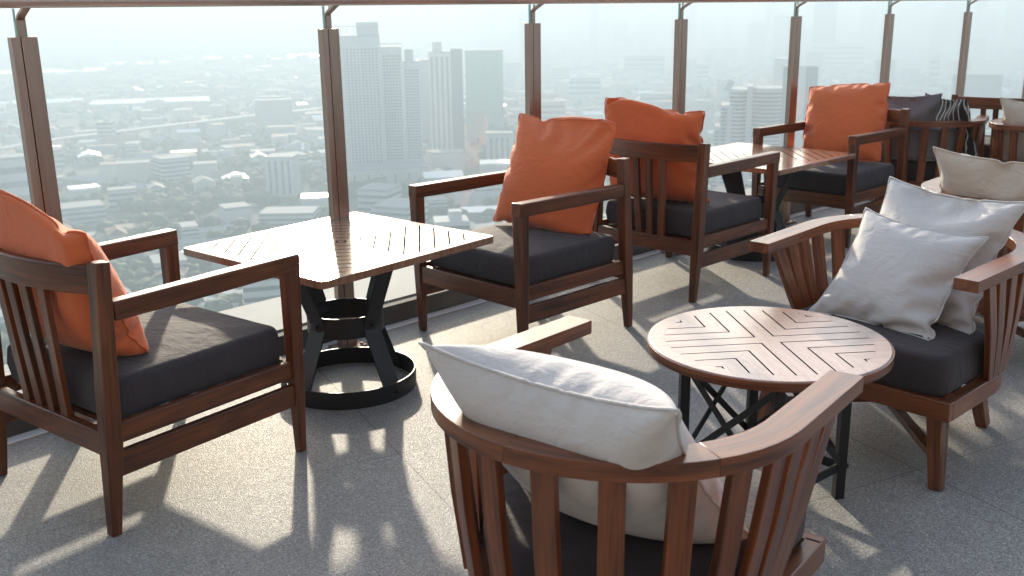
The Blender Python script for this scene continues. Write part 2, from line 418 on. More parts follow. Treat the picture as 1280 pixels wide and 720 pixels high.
for i, p in enumerate(allposts):
    t = (LINE[LINE.index(p) + 1] - LINE[LINE.index(p) - 1]).normalized()
    o = post0 if i == 0 else copy_tree(post0)
    place(o, p, math.atan2(t.y, t.x), where[i])
pane_lab = ['glass pane at the far left outside edge', 'glass pane left of the widest steel post', 'glass pane between the two leftmost posts, in front of the warehouse roofs',
            'glass pane in front of the tall white twin tower', 'glass pane behind the two middle orange cushions', 'glass pane in front of the striped round office tower',
            'glass pane in front of the slim dark skyscraper', 'glass pane behind the grey cushion of the far round chair', 'glass pane at the right end above the white cushions', 'glass pane beyond the right hand chairs', 'furthest glass pane to the right']
for i in range(1, len(LINE) - 2):
    A, B = LINE[i], LINE[i + 1]; t = (B - A).normalized(); L = (B - A).length; c = (A + B) / 2; nrm = Vector((-t.y, t.x, 0))
    root = empty('glass_pane', c, math.atan2(t.y, t.x), pane_lab[i - 1] if i - 1 < len(pane_lab) else 'clear glass pane of the balustrade', 'glass pane', 'glass panes of the balustrade')
    mb = MB(); mb.box((0, .004, .675), (L - .030, .012, 1.29)); mb.build('pane', M['glass'], root)
    for sx in (-1, 1):
        mb = MB(); mb.box((sx * (L / 2 - .0138), .004, .675), (.0022, .0124, 1.29)); mb.build('polished_edge', M['glass_edge'], root)
rl = [Vector((p.x, p.y, 1.345)) for p in offset(LINE, -.062)]
mb = MB(); mb.tube(rl, .0245, 20)
tag(mb.build('handrail', M['rail'], None, smooth=True), 'round steel handrail running along the top of the glass balustrade', 'handrail')

# ------------------------------------------------------------------ armchairs
def make_armchair():
    root = empty('armchair', (0, 0, 0), 0, 'x', 'armchair', 'square wooden armchairs with charcoal seats')
    W = .595; hw = W / 2; w = M['wood']
    for s in (-1, 1):
        x = s * hw
        a = MB(); a.sweep([(x, .318, 0), (x, .320, .24), (x, .325, .575)], [.026, .038, .044], [.026, .038, .046], (0, 1, 0)); a.build('front_leg', w, root, .003)
        a = MB(); a.sweep([(x, -.312, 0), (x, -.290, .25), (x, -.262, .7186)], [.028, .042, .040], [.028, .046, .040], (0, 1, 0)); a.build('back_post', w, root, .003)
        a = MB(); a.sweep([(x, -.246, .590), (x, .05, .592), (x, .348, .595)], [.040, .046, .050], [.050, .052, .050]); a.build('armrest', w, root, .004)
        a = MB(); a.sweep([(x, -.283, .187), (x, .303, .187)], .022, .068); a.build('stretcher', w, root, .003)
        a = MB(); a.sweep([(x * .985, -.272, .268), (x * .985, .301, .268)], .022, .055); a.build('side_rail', w, root, .003)
    a = MB(); a.sweep([(-hw + .02, .320, .250), (hw - .02, .320, .250)], .024, .072); a.build('front_rail', w, root, .003)
    a = MB(); a.sweep([(-hw + .02, -.293, .245), (hw - .02, -.293, .245)], .026, .066); a.build('rear_rail', w, root, .003)
    a = MB()
    for k in range(6): a.box((0, -.22 + k * .095, .268), (W - .05, .05, .014))
    a.build('seat_slats', w, root)
    pts = []
    for k in range(13):
        u = -1 + k / 6; pts.append((u * (hw - .018), -.268 - .055 * (1 - u * u), .672))
    a = MB(); a.sweep(pts, .024, .075); a.build('top_rail', w, root, .004)
    for q in (-.112, -.037, .037, .112):
        u = q / hw
        a = MB(); a.sweep([(q * .86, -.290, .272), (q, -.268 - .055 * (1 - u * u), .642)], .034, .016, (0, 1, 0)); a.build('slat', w, root, .002)
    # seat cushion: boxed, slightly crowned, with soft edges
    bm = bmesh.new(); nx, ny = 18, 18
    hx, y0, y1, z0, z1 = .272, -.262, .300, .284, .400
    me = soft_box(hx, y0, y1, z0, z1); me.materials.append(M['charcoal'])
    link('seat_cushion', me, None, root)
    return root

def soft_box(hx, y0, y1, z0, z1, r=.022, crown=.010, outline=None, seed=1):
    """upholstered block following an outline (list of x, y) with rounded rims"""
    if outline is None:
        outline = []
        for (cx, cy, a0_) in ((hx - .03, y1 - .03, 0), (-hx + .03, y1 - .03, 90), (-hx + .03, y0 + .03, 180), (hx - .03, y0 + .03, 270)):
            for k in range(6):
                a = R(a0_ + 18 * k); outline.append((cx + .03 * math.cos(a), cy + .03 * math.sin(a)))
        # densify the straights
        dense = []
        for i, p in enumerate(outline):
            q = outline[(i + 1) % len(outline)]; L = math.hypot(q[0] - p[0], q[1] - p[1]); n = max(1, int(L / .03))
            for k in range(n): dense.append((p[0] + (q[0] - p[0]) * k / n, p[1] + (q[1] - p[1]) * k / n))
        outline = dense
    cx = sum(p[0] for p in outline) / len(outline); cy = sum(p[1] for p in outline) / len(outline)
    rings = []
    zc = []
    for k in range(6):
        a = math.pi / 2 * k / 5; zc.append((z0 + r * (1 - math.sin(a)) if False else z0 + r - r * math.cos(a) if False else z0 + r * (1 - math.cos(a)), r * (1 - math.sin(a))))
    prof = [(z0, r)] + [(z0 + r * (1 - math.cos(math.pi / 2 * k / 4)), r * (1 - math.sin(math.pi / 2 * k / 4))) for k in range(1, 5)]
    prof += [((z0 + z1) / 2, -.004)]
    prof += [(z1 - r * (1 - math.cos(math.pi / 2 * k / 4)), r * (1 - math.sin(math.pi / 2 * k / 4))) for k in range(4, 0, -1)] + [(z1, r)]
    n = len(outline); vs = []; fs = []
    def ring(scale_in, z):
        out = []
        for (x, y) in outline:
            dx, dy = x - cx, y - cy; L = math.hypot(dx, dy); f = max(0, (L - scale_in)) / L
            wob = .0025 * noise.noise(Vector((x * 14, y * 14, z * 20 + seed)))
            out.append((cx + dx * f + dx / L * wob, cy + dy * f + dy / L * wob, z))
        return out
    for z, ins in prof: rings.append(ring(ins, z))
    for t in (.8, .6, .4, .2, .07):
        rr = []
        for (x, y) in outline:
            px, py = cx + (x - cx) * t * .93, cy + (y - cy) * t * .93
            rr.append((px, py, z1 + crown * (1 - t * t) * 1.3 + .003 * noise.noise(Vector((px * 9, py * 9, seed)))))
        rings.append(rr)
    for r_ in rings: vs += r_
    for i in range(len(rings) - 1):
        for k in range(n):
            a, b = i * n + k, i * n + (k + 1) % n; fs.append((a, b, b + n, a + n))
    fs.append(tuple(reversed(range(n)))); fs.append(tuple((len(rings) - 1) * n + k for k in range(n)))
    me = bpy.data.meshes.new('seat_cushion'); me.from_pydata(vs, [], fs); me.shade_smooth()
    return me

GA = 'square wooden armchairs with charcoal seats'
arm = make_armchair()
ARM = dict(A=(-1.0857, 2.7558, -.6530), B=(.0583, 4.0226, 2.3459), C=(.8341, 4.8035, -.7871), D=(1.8845, 5.8359, 2.3396))
alab = dict(A='wooden armchair nearest the left edge, seen from behind, facing the square table',
            B='wooden armchair right of the nearest square table, turned towards it, seen from the front',
            C='wooden armchair seen from behind, between the second orange cushion and the far square table',
            D='wooden armchair beyond the further square table, holding the rightmost orange cushion')
for k, (x, y, a) in ARM.items():
    o = arm if k == 'A' else copy_tree(arm); place(o, (x, y, 0), a, alab[k])
place(copy_tree(arm), (3.35, 6.78, 0), -.55, 'furthest wooden armchair, only its top rail showing above the striped cushion')

# ------------------------------------------------------------------ barrel chairs
def u_path(r, L, n=28, ds=0.0):
    """U seen from above, from the right arm tip round the back to the left arm tip, facing +Y"""
    pts = [(r, L, 0), (r, L * .66, 0), (r, L * .33, 0)]
    pts += [(r * math.cos(-math.pi * k / n), r * math.sin(-math.pi * k / n), 0) for k in range(n + 1)]
    pts += [(-r, L * .33, 0), (-r, L * .66, 0), (-r, L, 0)]
    return [Vector(p) for p in pts]
def rail_z(y): return .600 - .008 * max(-1, min(1, y / .33))
def u_at(s, r, L):
    """point at arc length s from the middle of the back"""
    q = abs(s); h = r * math.pi / 2
    if q <= h: a = -math.pi / 2 + q / r; p = Vector((r * math.cos(a), r * math.sin(a), 0)); n = p.normalized()
    else: p = Vector((r, q - h, 0)); n = Vector((1, 0, 0))
    if s < 0: p.x = -p.x; n = Vector((-n.x, n.y, 0))
    return p, n
def make_barrel():
    root = empty('round_back_chair', (0, 0, 0), 0, 'x', 'armchair', 'round backed wooden chairs with pale cushions')
    w = M['wood_round']; r, L = .322, .33
    pts = [Vector((p.x * (1 - .03 * max(0, p.y) / L), p.y, rail_z(p.y))) for p in u_path(r, L)]
    a = MB(); cuts = [0, 8, 17, 26, len(pts) - 1]
    for i0, i1 in zip(cuts[:-1], cuts[1:]): a.sweep(pts[i0:i1 + 1], .066, .032, before=pts[i0 - 1] if i0 else None, after=pts[i1 + 1] if i1 + 1 < len(pts) else None)
    a.build('arm_rail', w, root, .0012, 2)
    # D shaped seat frame
    fr = [Vector((.285, .295, .226)), Vector((.285, .10, .226))]
    for k in range(21):
        t = math.pi * k / 20; fr.append(Vector((.285 * math.cos(-t), .02 + .285 * math.sin(-t), .226)))
    fr += [Vector((-.285, .10, .226)), Vector((-.285, .295, .226))]
    a = MB(); a.sweep(fr, .036, .056); a.build('seat_frame', w, root, .003)
    a = MB(); a.sweep([(-.302, .300, .226), (.302, .300, .226)], .034, .056); a.build('front_rail', w, root, .003)
    a = MB()
    for k in range(5): a.box((0, -.14 + k * .095, .236), (.50, .045, .014))
    a.build('seat_slats', w, root)
    ss = [.056, .168, .280, .385, .480, .565, .645, .715]
    for s in sorted(set(ss + [-q for q in ss])):
        top, n = u_at(s, r, L); bot, n2 = u_at(s * .285 / r * (.98 if abs(s) < .3 else .98 - .50 * (abs(s) - .3)), .285, .33)
        top = top + n * .004; top.z = rail_z(top.y) - .016; bot = bot + n2 * .008; bot.z = .254
        if bot.y > .27: bot.y = .27
        a = MB(); a.sweep([bot, (bot + top) / 2 + n * .004, top], .044, .018, tuple(n)); a.build('slat', w, root, .002)
    for (x, y, dx, dy) in ((.255, .275, .035, .045), (-.255, .275, -.035, .045), (.17, -.16, .03, -.05), (-.17, -.16, -.03, -.05)):
        a = MB(); a.sweep([(x + dx, y + dy, 0), (x, y, .199)], [.034, .048], [.034, .048], (0, 1, 0)); a.build('leg', w, root, .003)
    a = MB(); a.sweep([(.272, .297, .105), (-.185, -.182, .105)], .030, .022); a.build('cross_stretcher', w, root, .002)
    a = MB(); a.sweep([(-.272, .297, .082), (.185, -.182, .082)], .030, .022); a.build('cross_stretcher', w, root, .002)
    outl = []
    for k in range(5): outl.append((.245 + .03 * math.cos(R(18 * k + 0)) , .275 + .03 * math.sin(R(22 * k))))
    top = [(.22 - .44 * k / 14, .305 + .008 * math.sin(math.pi * k / 14)) for k in range(15)]
    outl = [(.270 - .012 * (1 - math.cos(R(90))), .25)]
    outl = [(.272, .24), (.270, .27), (.258, .292), (.235, .303)] + top[1:-1] + [(-.235, .303), (-.258, .292), (-.270, .27), (-.272, .24)]
    outl += [(-.272, .24 - .22 * k / 8) for k in range(1, 9)]
    outl += [(.272 * math.cos(math.pi + math.pi * k / 30), .02 + .272 * math.sin(math.pi + math.pi * k / 30)) for k in range(1, 31)]
    outl += [(.272, .02 + .22 * k / 8) for k in range(1, 8)]
    me = soft_box(0, 0, 0, .250, .372, r=.024, crown=.010, outline=outl, seed=4); me.materials.append(M['charcoal'])
    link('seat_cushion', me, None, root)
    return root
bar = make_barrel()
AZ = lambda deg: R(-deg)          # facing angle given as compass degrees from +Y
BAR = dict(E=(.20, 1.755, AZ(38)), F=(1.205, 2.945, AZ(-133)), G=(1.93, 3.72, AZ(38)), H=(3.19, 5.86, AZ(38)), I=(2.60, 6.31, AZ(30)))
blab = dict(E='round backed chair in the foreground, seen from behind, its pale cushion leaning over the rail',
            F='round backed chair across the round table, holding two stacked white cushions',
            G='round backed chair behind the two white cushions, cut by the right edge',
            H='far round backed chair at the right edge with a cream cushion over its rail',
            I='far round backed chair behind the rightmost orange cushion, with a grey and a striped cushion')
for k, (x, y, a) in BAR.items():
    o = bar if k == 'E' else copy_tree(bar); place(o, (x, y, 0), a, blab[k])
ib = [o for o in COL.objects if o.get('label') == blab['I']][0]
outl = []
for k in range(0, 17):
    t = math.pi * (1.08 + .84 * k / 16); outl.append((.285 * math.cos(t), .285 * math.sin(t)))
for k in range(16, -1, -1):
    t = math.pi * (1.08 + .84 * k / 16); outl.append((.20 * math.cos(t), .20 * math.sin(t)))
a = MB(); a.prism([(x, y) for x, y in outl], .385, .575); bc = a.build('back_cushion', M['grey'], ib, .02, 4)

# ------------------------------------------------------------------ tables
def make_square_table():
    root = empty('square_table', (0, 0, 0), 0, 'x', 'table', 'square slatted tables on black hoop bases')
    hx, hy = .372, .392; c = .02
    ol = []
    for (sx, sy, a0_) in ((1, 1, 0), (-1, 1, 90), (-1, -1, 180), (1, -1, 270)):
        for k in range(5):
            t = R(a0_ + 22.5 * k); ol.append((sx * (hx - c) + c * math.cos(t), sy * (hy - c) + c * math.sin(t)))
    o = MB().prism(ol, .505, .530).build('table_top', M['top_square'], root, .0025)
    for sx in (-1, 1):
        for sy in (-1, 1):
            a = MB(); a.tube([(sx * .335, sy * .355, .5295), (sx * .335, sy * .355, .5312)], .0045, 10); a.build('screw', M['iron'], root)
    a = MB(); a.box((0, 0, .497), (.50, .07, .014)); a.box((0, 0, .4975), (.07, .50, .013)); a.build('top_support', M['iron'], root, .002)
    def hoop(r, z0, z1, t=.006, n=64):
        mb = MB(); pts = [(r * math.cos(2 * math.pi * k / n), r * math.sin(2 * math.pi * k / n), (z0 + z1) / 2) for k in range(n)]
        mb.sweep(pts, t, z1 - z0, closed=True); return mb
    hoop(.238, 0, .062).build('base_hoop', M['iron'], root, .001)
    hoop(.132, .214, .288).build('waist_hoop', M['iron'], root, .001)
    hoop(.215, .478, .490).build('upper_hoop', M['iron'], root)
    for k in range(4):
        t = R(90 * k + 2); u = Vector((math.cos(t), math.sin(t), 0)); 
        a = MB(); a.sweep([u * .230 + Vector((0, 0, .008)), u * .125 + Vector((0, 0, .250))], .074, .006, tuple(u)); a.build('strut', M['iron'], root, .001)
        a = MB(); a.sweep([u * .124 + Vector((0, 0, .250)), u * .225 + Vector((0, 0, .489))], .074, .006, tuple(u)); a.build('strut', M['iron'], root, .001)
        for (rr, z) in ((.136, .252), (.242, .028)):
            a = MB(); a.tube([u * (rr - .004) + Vector((0, 0, z)), u * (rr + .006) + Vector((0, 0, z))], .0065, 8); a.build('bolt', M['iron'], root)
    return root
st = make_square_table()
place(st, (-.592, 3.385, 0), -.700, 'nearest square slatted table shining in the sun, between the two left armchairs', 'square slatted tables on black hoop bases')
place(copy_tree(st), (1.325, 5.345, 0), -.800, 'further square slatted table, half hidden behind the third armchair', 'square slatted tables on black hoop bases')

def make_round_table():
    root = empty('round_table', (.672, 2.497, 0), R(6), 'low round table with a cross plank top on a black iron frame', 'table')
    n = 96; rr = .311
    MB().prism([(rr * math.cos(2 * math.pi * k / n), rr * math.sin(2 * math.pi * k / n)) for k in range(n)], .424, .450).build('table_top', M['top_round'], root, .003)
    n = 96; pts = [((rr + .0022) * math.cos(2 * math.pi * k / n), (rr + .0022) * math.sin(2 * math.pi * k / n), .4355) for k in range(n)]
    mb = MB(); mb.sweep(pts, .004, .022, closed=True); mb.build('edge_band', M['wood_round'], root)
    L = [Vector((.212 * math.cos(R(a)), .212 * math.sin(R(a)), 0)) for a in (-12, 78, 168, 258)]
    for p in L:
        a = MB(); a.sweep([p, p + Vector((0, 0, .422))], .026, .026, (0, 1, 0)); a.build('leg', M['iron'], root, .001)
        a = MB(); a.tube([p * 1.02 + Vector((0, 0, .095)), p * 1.10 + Vector((0, 0, .095))], .007, 8); a.build('bolt', M['iron'], root)
        a = MB(); a.tube([p * 1.02 + Vector((0, 0, .385)), p * 1.10 + Vector((0, 0, .385))], .007, 8); a.build('bolt', M['iron'], root)
    for i in range(4):
        p, q = L[i], L[(i + 1) % 4]; n_ = (p + q).normalized() * .010
        for z in (.392, .092):
            a = MB(); a.sweep([p + Vector((0, 0, z)), q + Vector((0, 0, z))], .006, .026); a.build('cross_bar', M['iron'], root, .001)
        for sgn, (z0, z1) in ((1, (.10, .385)), (-1, (.385, .10))):
            a = MB(); a.sweep([p + n_ * (.5 + .7 * (sgn > 0)) + Vector((0, 0, z0)), q + n_ * (.5 + .7 * (sgn > 0)) + Vector((0, 0, z1))], .018, .004, tuple(n_)); a.build('brace', M['iron'], root)
    return root
make_round_table()

# ------------------------------------------------------------------ cushions: each one is blown up and settled by a small cloth solver
def cushion_mesh(size, fat, Mw, planes, seed=0, round_c=0.0, N=40, steps=340, grav=6.0, hold=.012):
    rng = np.random.RandomState(seed)
    u = np.linspace(-1, 1, N); U, V = np.meshgrid(u, u, indexing='ij')
    if round_c > 0:
        X = U * np.sqrt(1 - round_c * V * V / 2); Y = V * np.sqrt(1 - round_c * U * U / 2)
    else:
        X = U * (1 - .035 * (1 - V * V)); Y = V * (1 - .035 * (1 - U * U))
    flat = np.stack([X, Y, 0 * X], -1) * size / 2
    P = np.stack([flat, flat]).copy()
    bulge = (1 - U ** 2) * (1 - V ** 2)
    nz = np.zeros((N, N))
    for _ in range(14):
        k = rng.uniform(-7, 7, 2); ph = rng.uniform(0, 6.28); nz += np.sin(U * k[0] + V * k[1] + ph)
    P[0, :, :, 2] = .02 * bulge + .0012 * nz * bulge; P[1, :, :, 2] = -.02 * bulge + .0012 * nz * bulge
    rest = flat
    R3 = np.array(Mw.to_3x3()); T = np.array(Mw.translation)
    P = P @ R3.T + T
    flatw = flat @ R3.T + T
    cc_ = .07 if round_c == 0 else .045
    goal = np.stack([X * (1 - cc_ * (1 - V * V)), Y * (1 - cc_ * (1 - U * U)), 0 * X], -1) * size / 2 * .955 @ R3.T + T
    vel = np.zeros_like(P)
    E = []
    def add(sa, sb, w=1.0):
        L = np.linalg.norm(rest[sa] - rest[sb], axis=-1); E.append((sa, sb, L[None, ..., None], w))
    S = slice
    for par in (0, 1):
        a_ = S(par, N - 1, 2); b_ = S(par + 1, N, 2)
        add((a_, S(None)), (b_, S(None))); add((S(None), a_), (S(None), b_))
        add((a_, S(0, N - 1)), (b_, S(1, N)), .8); add((a_, S(1, N)), (b_, S(0, N - 1)), .8)
    def bend(st, w):
        idx = np.arange(N - st); 
        for g in range(2):
            sel = idx[(idx // st) % 2 == g]
            if len(sel) == 0: continue
            L = None
            for ax in (0, 1):
                sa = (sel, S(None)) if ax == 0 else (S(None), sel); sb = (sel + st, S(None)) if ax == 0 else (S(None), sel + st)
                L = np.linalg.norm(rest[sa] - rest[sb], axis=-1); E.append((sa, sb, L[None, ..., None], w))
    bend(2, .22)
    V0 = fat * size ** 3
    bmask = np.zeros((N, N), bool); bmask[0] = bmask[-1] = True; bmask[:, 0] = bmask[:, -1] = True
    dt = 1 / 160.; g = np.array([0, 0, -grav])
    def quad(Q, s):
        A, B, C, D = Q[:-1, :-1], Q[1:, :-1], Q[1:, 1:], Q[:-1, 1:]
        n = np.cross(C - A, D - B) * .5 * s; return (A + B + C + D) / 4, n
    for it in range(steps):
        c0, n0 = quad(P[0], 1); c1, n1 = quad(P[1], -1)
        ctr = P.reshape(-1, 3).mean(0)
        Vol = (((c0 - ctr) * n0).sum() + ((c1 - ctr) * n1).sum()) / 3
        pr = 6e4 * max(0.0, 1 - Vol / V0) * min(1.0, it / 80. + .1)
        F = np.zeros_like(P)
        for k, n in ((0, n0), (1, n1)):
            q = n * pr * 25
            F[k, :-1, :-1] += q; F[k, 1:, :-1] += q; F[k, 1:, 1:] += q; F[k, :-1, 1:] += q
        vel = (vel + dt * (g + F)) * .955
        vm = vel.reshape(-1, 3).mean(0); 
        Q = P + np.clip(vel * dt, -.006, .006)
        for rep in range(2):
            for sa, sb, L, w in E:
                A = Q[(S(None),) + sa]; B = Q[(S(None),) + sb]; d = B - A; l = np.linalg.norm(d, axis=-1, keepdims=True) + 1e-9
                c = d * ((l - L) / l * .5 * w); Q[(S(None),) + sa] = A + c; Q[(S(None),) + sb] = B - c
            m = (Q[0][bmask] + Q[1][bmask]) / 2; Q[0][bmask] = m; Q[1][bmask] = m
        for (n, d) in planes:
            n = np.array(n); dist = Q @ n - d; pen = np.minimum(dist, 0)[..., None]
            Q = Q - pen * n; hit = (dist < .002)[..., None]
            Q = np.where(hit, Q - (Q - P - ((Q - P) @ n)[..., None] * n) * .85, Q)
        # keep the cushion where it was put: it only sags, never wanders
        cm = Q.reshape(-1, 3).mean(0); t = (T - cm); t[2] *= .3; Q = Q + t * .25
        # keep it from turning over: pull weakly to its flat pose
        X0 = (flatw - T).reshape(-1, 3); X1 = Q.mean(0).reshape(-1, 3); c1_ = X1.mean(0); U_, _, Vt = np.linalg.svd((X1 - c1_).T @ X0)
        Rk = (U_ @ np.diag([1, 1, np.sign(np.linalg.det(U_ @ Vt))]) @ Vt).T
        Q = (Q - c1_) @ Rk.T + c1_
        Q[:, bmask] += (goal[bmask][None] - Q[:, bmask]) * hold
        vel = (Q - P) / dt; P = Q
    # mesh in the cushion's own frame
    inv = np.linalg.inv(R3)
    P = (P - T) @ inv.T
    verts = P[0].reshape(-1, 3).tolist(); idx1 = -np.ones((N, N), int); k = N * N
    for i in range(N):
        for j in range(N):
            if bmask[i, j]: idx1[i, j] = i * N + j
            else: idx1[i, j] = k; verts.append(P[1, i, j].tolist()); k += 1
    faces = []
    for i in range(N - 1):
        for j in range(N - 1):
            a, b, c, d = i * N + j, (i + 1) * N + j, (i + 1) * N + j + 1, i * N + j + 1; faces.append((a, b, c, d))
            faces.append((idx1[i, j], idx1[i, j + 1], idx1[i + 1, j + 1], idx1[i + 1, j]))
    seam = [P[0, i, 0] for i in range(N)] + [P[0, N - 1, j] for j in range(1, N)] + [P[0, i, N - 1] for i in range(N - 2, -1, -1)] + [P[0, 0, j] for j in range(N - 2, 0, -1)]
    return verts, [tuple(int(x) for x in f) for f in faces], seam

def cushion(name, label, cat_group, chair, x, bot_y, lean, size, seat, mat, seed, fat=.17, yaw=0, roll=0, round_c=0, lift=0, planes=None, sink=.012, seam=True, grav=5, hold=.012):
    """stands on a seat: bottom edge at (x, bot_y) of the chair, leaning back by 'lean' degrees"""
    cx, cy, ca = chair
    Cm = Matrix.Translation((cx, cy, 0)) @ Matrix.Rotation(ca, 4, 'Z')
    L = size * .93
    loc = Matrix.Translation((x, bot_y, seat - sink + lift)) @ Matrix.Rotation(R(yaw), 4, 'Z') @ Matrix.Rotation(R(lean), 4, 'X') @ Matrix.Translation((0, 0, L / 2)) \
        @ Matrix.Rotation(R(roll), 4, 'Y') @ Matrix.Rotation(R(90), 4, 'X')
    Mw = Cm @ loc
    pl = [((0, 0, 1.0), seat)]
    for (ly, ang) in (planes or []):           # back planes in the chair frame, leaning back by ang
        n = Cm.to_3x3() @ Vector((0, math.cos(R(ang)), math.sin(R(ang)))); p0 = Cm @ Vector((0, ly, seat)); pl.append((tuple(n), n.dot(p0)))
    v, f, sm = cushion_mesh(size, fat, Mw, pl, seed, round_c, grav=grav, hold=hold)
    me = bpy.data.meshes.new(name); me.from_pydata(v, [], f); me.shade_smooth(); me.materials.append(mat)
    o = link(name, me); o.matrix_world = Mw
    s_ = o.modifiers.new('subd', 'SUBSURF'); s_.levels = 1; s_.render_levels = 1
    tag(o, label, 'cushion', cat_group)
    if seam:
        mb = MB(); sm = [Vector(p) for p in sm]
        nrm = []
        mb.sweep(sm, .0032, .0032, (0.01, .02, 1), closed=True, sec=[(math.cos(t), math.sin(t)) for t in (0, 1.05, 2.09, 3.14, 4.19, 5.24)])
        mb.build('seam', mat, o, smooth=True)
    return o
GO, GW = 'orange cushions on the square armchairs', 'pale linen cushions on the round backed chairs'
BK = [(-.255, -6)]
S1, S2 = .405, .378
BK = [(-.262, 8)]
cushion('cushion', 'crumpled orange cushion at the left edge, slumped over the chair back', GO, ARM['A'], -.015, -.115, 24, .54, S1, M['orange'], 11, .160, yaw=6, roll=10, round_c=.4, planes=BK, hold=.006)
cushion('cushion', 'orange cushion facing the viewer on the chair right of the nearest square table', GO, ARM['B'], .012, -.105, 22, .55, S1, M['orange'], 12, .165, yaw=11, roll=-3, round_c=.34, planes=BK, hold=.006)
cushion('cushion', 'orange cushion behind the curved top rail of the third armchair, its two corners standing up', GO, ARM['C'], -.030, -.115, 20, .57, S1, M['orange'], 33, .160, yaw=12, roll=4, round_c=.34, planes=BK, hold=.005)
cushion('cushion', 'rightmost orange cushion, in front of the slim skyscraper', GO, ARM['D'], .030, -.100, 25, .545, S1, M['orange'], 44, .170, yaw=8, roll=5, round_c=.34, hold=.008)
cushion('cushion', 'pale linen cushion lying back over the rail of the foreground chair', GW, BAR['E'], .035, .015, 42, .52, S2, M['white'], 21, .195, roll=1, round_c=0, lift=.012)
cushion('cushion', 'front white cushion of the stacked pair across the round table', GW, BAR['F'], .0, .185, 40, .405, S2, M['white'], 22, .160, yaw=2, roll=-6)
cushion('cushion', 'larger white cushion standing behind the front one across the round table', GW, BAR['F'], -.02, .03, 30, .465, S2, M['white'], 23, .135, yaw=-3, roll=-3)
cushion('cushion', 'cream cushion just above the two white ones, at the right edge', GW, BAR['G'], -.015, -.04, 32, .52, S2, M['cream'], 24, .15, roll=3)
cushion('cushion', 'small looking cream cushion of the far right chair', GW, BAR['H'], -.03, -.06, 30, .49, S2, M['cream'], 25, .15, roll=3)
cushion('cushion', 'plain grey cushion behind the rightmost orange one', 'far cushions by the balustrade', BAR['I'], -.10, -.17, 10, .42, S2 + .02, M['grey'], 26, .13, yaw=14)
cushion('cushion', 'black cushion with thin white stripes', 'far cushions by the balustrade', BAR['I'], .23, .00, 20, .44, S2, M['stripe'], 27, .14, yaw=-50)
cushion('cushion', 'white cushion cut by the right edge, furthest back', 'far cushions by the balustrade', (3.62, 6.42, -.55), 0, -.05, 12, .52, S2 + .06, M['white'], 28, .15, yaw=10)
# the chair that carries the furthest white cushion
place(copy_tree(bar), (3.72, 6.35, 0), AZ(20), 'round backed chair beyond the right edge carrying the furthest white cushion')

# ------------------------------------------------------------------ the city
g = 14000
gm = MB(); gm.v = [(-g, -600, GROUND), (g, -600, GROUND), (g, 12500, GROUND), (-g, 12500, GROUND)]; gm.f = [(0, 1, 2, 3)]; gm.g = gm.v
tag(gm.build('ground', M['ground']), kind='structure')

def tower(name, label, u0, u1, vb, vt, depth, wall, cat='building', group=None, yaw=0, roof='c_roofgrey', roofh=1.2, bands=0, bandmat='c_glass', parapet=True, dz=0):
    """box building whose foot stands where image row vb meets the ground"""
    um = (u0 + u1) / 2; p = sight(um, vb, GROUND); a = sight(u0, vb, GROUND); b = sight(u1, vb, GROUND)
    w = (b - a).length; top = height_at(p, vt); h = top - GROUND
    rz = -math.atan2(p.x, p.y) + R(yaw); fwd = Vector((math.sin(-rz), math.cos(-rz), 0)) if False else Vector((-math.sin(rz), math.cos(rz), 0))
    if yaw: w = w / (abs(math.cos(R(yaw))) + depth / max(w, 1) * abs(math.sin(R(yaw))))
    c = p + fwd * depth / 2; c.z = GROUND
    root = empty(name, c, rz, label, cat, group)
    mb = MB(); mb.box((0, 0, h / 2), (w, depth, h)); mb.build('walls', M[wall], root)
    mb = MB(); mb.box((0, 0, h + roofh / 2), (w * .995 if roofh < 3 else w * .6, depth * .995 if roofh < 3 else depth * .6, roofh)); mb.build('roof', M[roof], root)
    if bands:
        fh = h / (bands + .5)
        for k in range(bands):
            mb = MB(); mb.box((0, 0, fh * (k + .75)), (w + .5, depth + .5, fh * .42)); mb.build('window_band', M[bandmat], root)
    return root, w, h, c

# twin residential towers behind the second pane
def window_grid(root, w, h, depth, cols, rows, x0, x1, z0, z1, ww, wh, individual=100, side=None):
    me = bpy.data.meshes.new('window'); mb = MB(); mb.box((0, 0, 0), (ww, .5, wh)); me = mb.mesh('window', M['c_glass'])
    cells = [(x0 + (x1 - x0) * (i + .5) / cols, z0 + (z1 - z0) * (j + .5) / rows) for j in range(rows - 1, -1, -1) for i in range(cols)]
    for (x, z) in cells[:individual]:
        o = link('window', me, None, root); o.location = (x, -depth / 2, z)
    if len(cells) > individual:
        mb = MB()
        for (x, z) in cells[individual:]: mb.box((x, -depth / 2, z), (ww, .5, wh))
        o = mb.build('windows', M['c_glass'], root); o['kind'] = 'stuff'
    return root

rt, w, h, c = tower('apartment_tower', 'tallest white apartment tower with a gridded front and an open roof frame', 421, 482, 222, 46, 26, 'c_white')
window_grid(rt, w, h, 26, 13, 38, -w / 2 + 2, w / 2 - 2, 14, h - 10, 1.9, 1.5)
for k in range(9):
    mb = MB(); mb.box((-w / 2 + 1 + k * (w - 2) / 8, -11, h + 4.5), (.6, .6, 9)); mb.build('roof_column', M['c_white'], rt)
mb = MB(); mb.box((0, -11, h + 9.4), (w, 2.5, .8)); mb.build('roof_beam', M['c_white'], rt)
mb = MB(); mb.box((w * .27, 0, h + 7), (w * .42, 20, 12)); mb.build('plant_room', M['c_white'], rt)
for k in (-.20, .12, .5):
    mb = MB(); mb.box((w * (k - .02), -13.4, h * .48), (1.6, 1.2, h * .9)); mb.build('pilaster', M['c_white'], rt)
rt, w, h, c = tower('apartment_tower', 'lower white apartment tower stepping down to the right, joined to the taller twin', 483, 508, 218, 60, 24, 'c_white')
